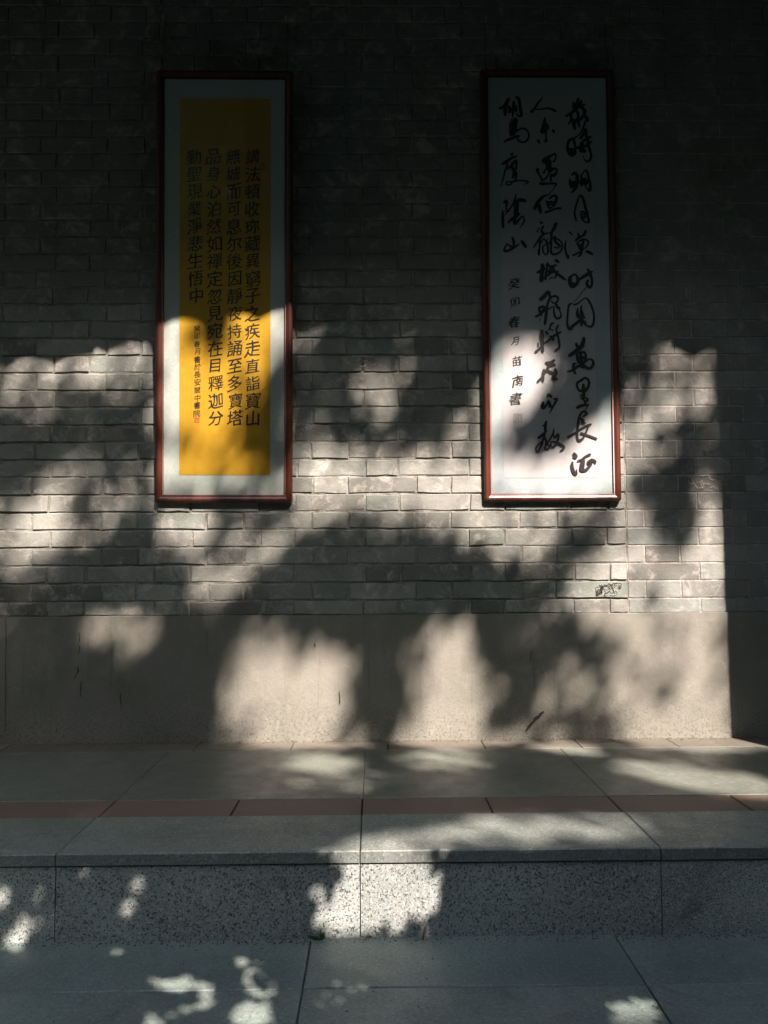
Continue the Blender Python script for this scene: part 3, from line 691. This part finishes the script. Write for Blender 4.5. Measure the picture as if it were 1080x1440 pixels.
while x < 6.2:
    z = eave_z(x)-3.3; L = (WY+.55-EY)
    # pendant drip tile: pointed apron between the cover tiles
    m = MB(); out = [(-.085, .05), (-.08, .020), (-.055, .018), (-.03, .004), (0, -.012+random.uniform(-.004, .004)), (.03, .004), (.055, .018), (.08, .020), (.085, .05)]
    for y in (0, .012):
        for a, b_ in out: m.v.append((x+a, y, z+b_))
    k = len(out); m.f += [tuple(range(k)), tuple(reversed(range(k, 2*k)))] + [(q, q+k, (q+1) % k+k, (q+1) % k) for q in range(k)]
    m.build('drip_tile', M_TILE, roof)
    m = MB(); xc = x+TP/2; pts = []
    m2 = []
    for y in (0.0, L):
        for q in range(7):
            t = math.pi*q/6; m.v.append((xc+.05*math.cos(t), y, z+.022+y*SL+.05*math.sin(t)))
    for q in range(6): m.f.append((q, q+1, q+8, q+7))
    m.f.append(tuple(range(7))); m.f.append(tuple(range(13, 6, -1))); m.f.append((0, 7, 13, 6))
    m.build('cover_tile', M_TILE, roof)
    x += TP; i += 1

# ------------------------------------------------------------------ sunlight pattern -> foliage of the courtyard trees
# soft patches of sun seen in the photograph: cx, cy, rx, ry, amount, turn(deg)
LIT = [
(50,520,120,34,.55,0),(165,505,62,30,.68,0),(30,562,60,24,.42,0),(170,548,60,22,.42,0),
(92,660,24,12,.8,0),(78,684,34,14,.8,0),(62,710,34,14,.7,-10),(66,735,30,16,1,0),(55,758,34,14,1,0),(15,752,30,18,.7,0),(30,785,40,12,.45,0),(165,733,40,14,.55,0),(185,700,40,10,.3,0),
(250,732,48,14,1,0),(255,757,34,13,.9,0),(262,780,36,10,.55,0),(240,718,30,8,.7,0),(300,822,38,24,.75,-20),(340,812,30,14,.55,0),(30,812,40,22,.28,0),(375,775,34,15,.85,0),(330,860,60,14,.2,0),(200,852,60,10,.15,0),
(424,466,20,28,.6,0),(545,458,28,18,.5,0),(530,530,42,15,.62,0),(532,556,26,14,.6,0),(538,585,24,16,.4,0),(440,613,34,9,.35,0),(460,535,30,18,.12,0),
(640,606,36,13,.6,0),(664,625,30,22,.6,0),(440,640,34,12,.7,0),(470,660,62,22,1,0),(470,692,66,22,1,0),(560,690,70,26,.9,0),(640,690,56,30,.85,0),(540,665,60,16,.8,0),(620,650,60,16,.7,0),(445,718,50,14,.7,0),(600,722,60,12,.55,0),(400,745,50,14,.45,0),
(690,735,60,28,.75,0),(730,760,60,18,.6,10),(745,795,40,12,.35,10),(780,725,50,14,.7,0),(720,772,40,18,.5,0),
(850,825,50,40,.85,20),(840,855,60,18,.8,0),(920,860,100,20,.9,0),(960,820,60,40,.85,0),(1000,780,24,90,.95,0),(990,705,18,26,.4,0),(900,740,30,30,.6,0),(890,780,34,26,.75,0),(885,700,16,26,.7,0),(875,655,14,40,.45,0),(940,790,50,22,.6,0),
(963,508,48,26,.75,0),(948,557,62,19,.75,0),(905,592,42,18,.65,-15),(885,620,28,26,.55,0),(985,560,22,30,.3,0),(990,640,18,40,.2,0),(920,640,30,40,.22,0),
(150,690,60,26,.35,0),(120,600,70,20,.2,0),(560,665,140,28,.5,0),(610,720,110,22,.55,0),(460,590,60,26,.3,0),(640,572,30,14,.2,0),(740,740,90,34,.5,0),(840,735,40,30,.55,0),(330,760,60,34,.4,0),(900,830,90,50,.6,0),(60,740,70,50,.5,0),(900,650,40,60,.3,0),
# right scroll
(735,497,36,20,.95,-8),(722,530,34,26,1,0),(712,565,28,24,1,0),(706,600,24,24,.75,-10),(760,530,30,24,.6,-35),(700,640,30,24,.6,0),(775,680,110,26,1.1,0),(720,668,60,22,1,0),(820,655,50,20,.9,0),(845,620,26,40,.85,10),(820,610,24,24,.5,0),(842,640,40,44,1.1,0),(715,540,34,40,1,0),(858,580,10,30,.5,0),(800,650,40,12,.7,0),
# left scroll
(240,465,18,60,1.3,0),(270,455,30,46,1,0),(352,460,38,42,1.1,0),(391,458,15,38,1.2,0),(320,520,70,40,.8,0),(285,560,40,50,.85,0),(310,590,44,30,.85,0),(255,560,34,60,.8,0),(240,560,14,60,.75,0),(300,635,60,30,.7,0),(265,665,50,24,.7,0),(310,680,44,18,.6,0),(350,660,40,16,.45,0),(385,685,24,12,.6,0),(238,655,14,30,.8,0),
# plaster base
(140,886,24,20,.9,0),(195,900,26,24,.85,20),(165,875,30,8,.7,0),(4,900,18,40,.3,0),(375,955,52,52,.95,0),(455,945,44,42,.85,0),(400,1005,78,42,1.1,0),(440,985,50,40,.9,0),(632,925,36,50,.95,0),(638,985,52,50,1.1,0),(620,1030,50,20,1,0),(565,935,26,30,.25,0),(745,880,34,34,.3,0),(788,975,36,38,.5,0),(800,1012,44,18,.3,0),
(900,975,56,70,.85,0),(985,950,46,100,.95,0),(960,1020,80,24,1.1,0),(900,885,70,30,.7,0),(930,930,40,16,.4,0),
# raised floor
(425,1044,90,10,1.1,0),(450,1073,52,14,1.15,0),(485,1098,70,14,.5,0),(635,1043,74,9,1,0),(625,1067,64,14,.85,0),(540,1085,60,10,.15,0),(770,1041,70,6,.55,0),(800,1053,50,8,1,4),(990,1044,110,13,1.2,2),(955,1090,84,15,1.2,9),(1035,1104,90,17,1.1,9),
# kerb, riser, paving
(755,1166,144,20,.72,0),(700,1178,80,14,.45,0),(860,1170,60,18,.5,0),(545,1192,84,15,.9,-8),(545,1210,76,12,1,0),(530,1255,80,56,1.2,0),(590,1250,40,46,1,0),(470,1285,28,26,.9,0),
(4,1262,13,14,1.2,0),(53,1260,11,14,1.1,15),(35,1301,13,14,1.2,0),(20,1324,20,13,1.2,-25),(118,1231,11,13,1,0),(193,1247,14,12,1.1,0),(182,1277,13,12,1.2,0),(168,1211,9,5,.8,0),(35,1229,12,8,.55,0),(70,1296,11,14,.55,0),(8,1196,12,4,.7,0),
(268,1381,32,11,1.2,8),(292,1402,12,18,1.1,0),(242,1391,13,11,1,0),(264,1417,26,7,.8,0),(222,1379,13,8,.8,0),(290,1349,12,6,.5,0),(216,1434,20,13,.9,0),(340,1352,18,10,.6,30),(362,1392,24,40,.62,0),(350,1432,34,22,.8,0),(890,1430,42,26,1,0),(470,1400,50,26,.3,0),(165,1335,12,8,.35,0),(1060,1380,30,30,.3,0)]
DARK = [
(300,462,26,26,.95,0),(395,545,18,50,.85,0),(362,625,34,34,.6,0),(240,612,16,16,.4,0),
(785,588,40,32,.86,15),(760,616,44,20,.8,0),(820,545,34,40,.9,0),(850,540,20,40,.85,0),(745,615,30,20,.6,0),
(165,902,13,16,.95,0),(945,725,34,44,.8,10),(915,845,24,10,.5,0),(815,755,34,30,.8,-20),(930,688,50,26,.55,0),
(420,905,24,20,.35,0),(930,955,28,18,.25,0),(472,1228,12,16,.95,10),(460,1255,6,18,.6,0),(640,1265,28,60,.5,0),(265,1403,14,8,1.0,10),(45,1327,14,4,.7,0),(318,1402,12,40,.7,0),(130,770,40,16,.5,-30)]
def Timg(x, y):
    T = np.full(x.shape, 0.02)
    def sh(cx, cy, rx, ry, tr):
        a = math.radians(tr); dx = x-cx; dy = y-cy
        u = dx*math.cos(a)+dy*math.sin(a); w = -dx*math.sin(a)+dy*math.cos(a)
        r = np.sqrt((u/rx)**2+(w/ry)**2); return 1/(1+np.exp((r-1.0)*7))
    for cx, cy, rx, ry, am, tr in LIT: T = 1-(1-T)*(1-np.minimum(am, 1)*sh(cx, cy, rx, ry, tr))
    for cx, cy, rx, ry, am, tr in DARK: T = T*(1-am*sh(cx, cy, rx, ry, tr))
    return np.clip(T, 0.0, 1)**1.45

Pv = np.array((math.cos(SUN_AZ), math.sin(SUN_AZ), 0.0)); Sv = np.array(S); Qv = np.cross(Sv, Pv)
if Qv[2] < 0: Qv = -Qv
M3n = np.array(M3)
def surf_map(p, q):
    """where the sun ray (p, q) lands, and its pixel; returns x, y, region"""
    O = p[..., None]*Pv + q[..., None]*Qv
    def hit(n, c):  # plane n.x = c, ray O - t S
        n = np.array(n); t = (O@n-c)/(Sv@n); return O-t[..., None]*Sv
    w = hit((0, 1, 0), WY); g = hit((0, 0, 1), 0.0); rs = hit((0, 1, 0), STEP_Y); gr = hit((0, 0, 1), -STEP_H)
    X = w.copy(); reg = np.zeros(p.shape, int)
    c = w[..., 2] < 0; X[c] = g[c]; reg[c] = 1
    c = c & (g[..., 1] < Y_K); reg[c] = 2
    c = c & (g[..., 1] < STEP_Y); X[c] = rs[c]; reg[c] = 3
    c = c & (rs[..., 2] < -STEP_H); X[c] = gr[c]; reg[c] = 4
    for F in (LF, RF):
        nn = np.array(F.n); h = hit(nn, float(np.dot(nn, np.array(F.org)+nn*0.008)))
        loc = (h-np.array(F.org))@np.array(F.rot)
        c = (np.abs(loc[..., 0]) < F.W/2+F.bd) & (loc[..., 2] > -F.bd) & (loc[..., 2] < F.H+F.bd)
        X[c] = h[c]
    d = (X-np.array(CAM))@M3n
    return 540+d[..., 0]/-d[..., 2]*FPX, 720-d[..., 1]/-d[..., 2]*FPX, reg, X
def grid_for(p0, p1, q0, q1, h):
    ps = np.arange(p0, p1, h); qs = np.arange(q0, q1, h); return np.meshgrid(ps, qs)
def sunplane(X): X = np.array(X); return float(X@Pv), float(X@Qv)

def greedy(target, wgt, p0, q0, h, sig, L, Wd, ncand, layers):
    """choose leaves whose soft joint shadow gives the target"""
    Tc = np.ones_like(target); half = int(math.ceil((L/2+3*sig)/h)); ax = np.arange(-half, half+1)*h
    XX, YY = np.meshgrid(ax, ax); kern = []
    # blurred ellipse footprints by supersampling the sun disc
    rs = np.sqrt(RNG.uniform(0, 1, 60))*sig*2; th = RNG.uniform(0, 6.283, 60)
    for k in range(12):
        a = math.pi*k/12; acc = np.zeros_like(XX)
        for r0, t0 in zip(rs, th):
            x = XX-r0*math.cos(t0); y = YY-r0*math.sin(t0)
            u = (x*math.cos(a)+y*math.sin(a))/(L/2); w = (-x*math.sin(a)+y*math.cos(a))/(Wd/2)
            acc += (np.abs(w) < 1-u*u) & (np.abs(u) < 1)
        kern.append((a, acc/60))
    ny, nx_ = target.shape; out = []
    st = np.sqrt(target+0.004)
    yy, xx = np.where(wgt > 0)
    inside = (yy >= half) & (yy < ny-half) & (xx >= half) & (xx < nx_-half); yy, xx = yy[inside], xx[inside]
    for lay in range(layers):
        # candidates only where still too bright
        e = (Tc-target)[yy, xx]; pr = np.clip(e, 0, 1)*wgt[yy, xx]
        if pr.sum() <= 0: break
        idx = RNG.choice(len(yy), size=ncand, p=pr/pr.sum())
        for i in idx:
            y, x = yy[i], xx[i]
            sl = (slice(y-half, y+half+1), slice(x-half, x+half+1))
            a, K = kern[RNG.integers(12)]
            cur = Tc[sl]; new = cur*(1-K); s_ = st[sl]; w = wgt[sl]
            d = (((np.sqrt(new+.004)-s_)**2-(np.sqrt(cur+.004)-s_)**2)*w).sum()
            if d < 0:
                Tc[sl] = new; out.append((p0+x*h+RNG.uniform(-h/2, h/2), q0+y*h+RNG.uniform(-h/2, h/2), a))
    return out, Tc

LEAF = np.array([(-1, 0, 0), (-.35, .85, .12), (.35, .8, .12), (1, 0, 0), (.35, -.8, .12), (-.35, -.85, .12)])
def leaf_mesh(mb_v, mb_f, pos, ax, ay, L, Wd):
    n = len(mb_v); az_ = np.cross(ax, ay)
    for x, y, z in LEAF: mb_v.append(tuple(pos+ax*x*L/2+ay*y*Wd/2*1.0+az_*z*Wd/2))
    mb_f.append((n, n+1, n+2, n+3)); mb_f.append((n, n+3, n+4, n+5))
def leaf_dirs(a, tilt):
    ax = math.cos(a)*Pv+math.sin(a)*Qv; nrm = Sv+RNG.normal(0, tilt, 3); nrm /= np.linalg.norm(nrm)
    ax = ax-nrm*np.dot(ax, nrm); ax /= np.linalg.norm(ax); return ax, np.cross(nrm, ax)

# far layer: the tall tree, 9 to 12 m up the sun's rays
c_pts = [sunplane(on_y(0, 430, WY)), sunplane(on_y(1040, 430, WY)), sunplane(on_z(0, 1199, 0)), sunplane(on_z(1080, 1199, 0))]
p0 = min(c[0] for c in c_pts)-0.35; p1 = max(c[0] for c in c_pts)+0.35; q0 = min(c[1] for c in c_pts)-0.35; q1 = max(c[1] for c in c_pts)+0.35
h = 0.0125; PP, QQ = grid_for(p0, p1, q0, q1, h); ix, iy, reg, X = surf_map(PP, QQ)
T = Timg(ix, iy)
outside = (ix < -25) | (ix > 1110)
T = np.where(outside, 0.12, T)
wg = np.where(reg <= 2, 1.0, 0.0)
far_leaves, Tc = greedy(T, wg, p0, q0, h, 0.020, 0.062, 0.034, 14000, 4)
FAR = (p0, p1, q0, q1)
print('far leaves', len(far_leaves), 'err', float(np.abs(Tc-T)[wg > 0].mean()))
lv, lf = [], []
CL = RNG.normal(0, 1, (400, 3))
for p, q, a in far_leaves:
    t = 8.2 + 0.9*math.sin(p*2.3+1)*math.cos(q*3.1) + RNG.normal(0, 0.35)
    ax, ay = leaf_dirs(a, 0.16); leaf_mesh(lv, lf, p*Pv+q*Qv+t*Sv, ax, ay, 0.067, 0.043)
# surrounding crown, kept out of the beams that reach the wall and the steps
near_q0 = sunplane(on_z(540, 1500, -STEP_H))[1]
tree_c = 0.5*(p0+p1)*Pv + 0.5*(q0+q1)*Qv + 8.6*Sv
cnt = 0
# two-level clumps
clumps = []
for k in range(900):
    d = RNG.normal(0, 1, 3); d /= np.linalg.norm(d); r0 = RNG.uniform(0.25, 1)**0.5
    clumps.append(tree_c + d*r0*np.array((4.4, 3.2, 2.8)) + np.array((0.8, -0.6, 1.3)))
for cpos in clumps:
    for j in range(26):
        pos = cpos+RNG.normal(0, 0.24, 3); p, q = float(pos@Pv), float(pos@Qv)
        if p0+0.1 < p < p1-0.1 and near_q0-0.05 < q < q1: continue
        nrm = RNG.normal(0, 1, 3)+np.array((0, 0, 1.2)); nrm /= np.linalg.norm(nrm); ax = np.cross(nrm, RNG.normal(0, 1, 3)); ax /= np.linalg.norm(ax)
        leaf_mesh(lv, lf, pos, ax, np.cross(nrm, ax), 0.12, 0.065); cnt += 1
print('crown leaves', cnt)
TX, TY = 5.2, -3.0
tree = thing('shade_tree', 'tall leafy shade tree in the courtyard facing the veranda wall', 'tree', (TX, TY, -STEP_H))
loc = np.array((TX, TY, -STEP_H))
link('crown', [tuple(np.array(v_)-loc) for v_ in lv], lf, M_LEAF, tree, kind='stuff')
m = MB(); m.tube([(0, 0, 0), (.05, .02, 2.0), (-.05, .1, 4.5), (.1, 0, 7.0), (.05, -.1, 9.3), (-.1, -.2, 11.6)], [.26, .21, .18, .16, .13, .09], 12); m.build('trunk', M_BARK, tree, smooth=True)
for ex, ey, ez, st in ((-3.6, 0.2, 11.9, 10.4), (-2.4, -1.2, 12.2, 10.8), (1.6, 1.4, 10.4, 8.6), (1.2, -2.0, 10.6, 9.0), (-1.4, 1.2, 12.6, 11.2)):
    m = MB(); a = Vector((0, 0, st)); e = Vector((ex, ey, ez)); mid = (a+e)/2+Vector((0, -.1, .5))
    m.tube([a, (a+mid)/2+Vector((0, 0, .1)), mid, (mid+e)/2+Vector((0, 0, .05)), e], [.10, .08, .06, .04, .015], 8); m.build('limb', M_BARK, tree, smooth=True)

# near layer: low spray of a small tree, about 3 m up the rays from the steps
c_pts = [sunplane(on_z(-20, 1190, 0)), sunplane(on_z(1100, 1190, 0)), sunplane(on_z(-20, 1460, -STEP_H)), sunplane(on_z(1100, 1460, -STEP_H))]
n0 = min(c[0] for c in c_pts)-0.15; n1 = max(c[0] for c in c_pts)+0.15; m0 = min(c[1] for c in c_pts)-0.12; m1 = max(c[1] for c in c_pts)+0.12
h = 0.006; PP, QQ = grid_for(n0, n1, m0, m1, h); ix, iy, reg, X = surf_map(PP, QQ)
T = Timg(ix, iy); T = np.where((ix < -15) | (ix > 1095) | (iy > 1450), 0.08, T)
wg = np.where(reg >= 3, 1.0, 0.3); T2 = np.where(reg >= 3, T, 1.0)
near_leaves, Tc = greedy(T2, wg, n0, m0, h, 0.0052, 0.034, 0.019, 13000, 4)
print('near leaves', len(near_leaves), 'err', float(np.abs(Tc-T2)[reg >= 2].mean()))
lv, lf = [], []
for p, q, a in near_leaves:
    t = 1.45 + 0.2*math.sin(p*4+1)*math.cos(q*5) + RNG.normal(0, 0.08)
    ax, ay = leaf_dirs(a, 0.14); leaf_mesh(lv, lf, p*Pv+q*Qv+t*Sv, ax, ay, 0.039, 0.0255)
cen = 0.5*(n0+n1)*Pv+0.5*(m0+m1)*Qv+1.5*Sv
SX, SY = -1.9, -1.5
st_ = thing('small_tree', 'small courtyard tree whose low spray of leaves dapples the granite step', 'tree', (SX, SY, -STEP_H))
loc = np.array((SX, SY, -STEP_H))
for k in range(150):
    cp = np.array((SX, SY, 3.0))+RNG.normal(0, 1, 3)*np.array((.55, .5, .55))
    for j in range(22):
        pos = cp+RNG.normal(0, .13, 3); p, q = float(pos@Pv), float(pos@Qv)
        if p > n0-.02 and q > m0-0.05: continue
        nrm = RNG.normal(0, 1, 3)+np.array((0, 0, 1)); nrm /= np.linalg.norm(nrm); ax = np.cross(nrm, RNG.normal(0, 1, 3)); ax /= np.linalg.norm(ax)
        leaf_mesh(lv, lf, pos, ax, np.cross(nrm, ax), 0.06, 0.032)
link('crown', [tuple(np.array(v_)-loc) for v_ in lv], lf, M_LEAF, st_, kind='stuff')
m = MB(); m.tube([(0, 0, 0), (.04, .02, .8), (0, .05, 1.6), (.08, .1, 2.5), (.1, .1, 3.3)], [.06, .05, .045, .035, .015], 10); m.build('trunk', M_BARK, st_, smooth=True)
e = Vector(cen-loc)
m = MB(); m.tube([(.03, .06, 1.8), (.6, .2, 2.25), tuple(e*0.6+Vector((0, -.15, .75))), tuple(e+Vector((.2, -.2, .12))), tuple(e+Vector((.8, .0, .0)))], [.022, .014, .009, .007, .003], 8); m.build('limb', M_BARK, st_, smooth=True)

# ------------------------------------------------------------------ unseen buildings added to keep sky light off the wall
M_HALL = plain('low_bounce_brick', (0.055, 0.058, 0.052), 0.9)  # kept dark so the added buildings reflect little light
hall = thing('sky_block_hall', 'tall dark timber and brick hall across the courtyard from the veranda', 'building', (0, -6.5, -STEP_H))  # added out of view, height set to hide sky from the upper wall
m = MB(); m.box(-9, 9, -2.5, 0, 0, 8.8); m.build('wall_body', M_HALL, hall)
m = MB(); m.add([(-9.4, -3, 8.8), (9.4, -3, 8.8), (9.4, .7, 8.8), (-9.4, .7, 8.8), (-9.4, -1.2, 10.8), (9.4, -1.2, 10.8)], [(3,2,1,0),(0,1,5,4),(2,3,4,5),(0,4,3),(1,2,5)]); m.build('roof', M_TILE, hall)
for k in range(-4, 5):
    m = MB(); m.tube([(k*2, .35, 0), (k*2, .35, 8.8)], .16, 12); m.build('column', M_DARKWOOD, hall, smooth=True)
    m = MB(); m.box(k*2+.35, k*2+1.65, 0, .05, 0.1, 2.9); m.build('door_leaf', M_DARKWOOD, hall)
for sx, nm in ((-1, 'left'), (1, 'right')):
    w_ = thing('sky_block_side_wall', 'high dark gable wall closing the %s side of the yard' % nm, 'wall', (sx*6.6, -2.0, -STEP_H))  # unseen walls added to shut out sky light from both sides
    m = MB(); m.box(-.2, .2, -4.5, 5.3, 0, 8.6); m.build('wall_body', M_HALL, w_)
    m = MB(); m.add([(-.4, -4.5, 8.6), (.4, -4.5, 8.6), (.4, 5.3, 8.6), (-.4, 5.3, 8.6), (0, -4.5, 9.0), (0, 5.3, 9.0)], [(0,3,2,1),(0,4,5,3),(1,2,5,4),(0,1,4),(3,5,2)]); m.build('coping', M_TILE, w_)

fb = thing('sky_block_tower', 'tall grey apartment block rising behind the facing hall', 'building', (0, -14, -STEP_H))  # added out of view to cover the sky band left above the hall
M_FAR = plain('grey_concrete', (0.12, 0.12, 0.115), 0.9)
m = MB(); m.box(-22, 22, -8, 0, 0, 18.1); m.build('wall_body', M_FAR, fb)
win = None
for r_ in range(5):
    for k in range(-9, 10):
        if win is None:
            m = MB(); m.box(-.7, .7, 0.001, .06, 0, 1.4); win = m.build('window', M_BED, fb)
        else:
            o = win.copy(); COL.objects.link(o); o.parent = fb
            win_last = o
        (win if (r_ == 0 and k == -9) else o).location = (k*2.2, 0, 1.2+r_*3.3)

# ------------------------------------------------------------------ small things at the foot of the step
wp = on_z(452, 1314, -STEP_H)
weed = thing('weed', 'tiny green weed sprouting at the foot of the granite step', 'weed', (wp.x, STEP_Y-.004, -STEP_H))
for k in range(9):
    a = random.uniform(-1.2, 1.2); L = random.uniform(.014, .032); m = MB()
    d = Vector((math.sin(a), -random.uniform(.1, .7), math.cos(a)*1.0)).normalized(); s_ = Vector((d.z, 0, -d.x)).normalized()*.0035
    o_ = Vector((random.uniform(-.006, .006), 0, 0))
    m.add([o_-s_*.2, o_+s_*.2, o_+d*L*.6+s_, o_+d*L, o_+d*L*.6-s_], [(0, 1, 2, 3, 4)]); m.build('leaf', M_LEAF, weed)
mb = MB()
def crumb(x, y, z, r):
    n = len(mb.v); k = [random.uniform(.6, 1.3) for _ in range(5)]
    mb.v += [(x-r*k[0], y, z), (x, y-r*k[1], z), (x+r*k[2], y, z), (x, y+r*.8, z), (x, y, z+r*k[3])]
    mb.f += [(n, n+1, n+4), (n+1, n+2, n+4), (n+2, n+3, n+4), (n+3, n, n+4), (n+3, n+2, n+1, n)]
for k in range(900):
    crumb(random.uniform(-2.2, 2.2), WY-.008-abs(random.gauss(0, .012)), 0.001, random.uniform(.0008, .0028))
    crumb(random.uniform(-1.4, 1.4), STEP_Y-.001-abs(random.gauss(0, .012)), -STEP_H+.001, random.uniform(.0008, .0026))
for k in range(260):
    crumb(random.uniform(-1.6, 1.6), random.uniform(1.3, 1.68), -STEP_H+.002, random.uniform(.0008, .0022))
    crumb(random.uniform(-1.8, 1.8), random.uniform(STEP_Y+.01, WY-.02), 0.0035, random.uniform(.0006, .0018))
mb.build('grit', M_SOIL, kind='stuff')
tp = on_z(593, 1312, -STEP_H)
m = MB(); m.tube([(0, 0, 0.003), (.004, .004, .016), (.009, .006, .03)], [.002, .0035, .0012], 6)
tw = m.build('twig', M_BARK); tw.location = (tp.x, STEP_Y-.012, -STEP_H); tw['label'] = 'small dark twig leaning on the granite riser'; tw['category'] = 'twig'
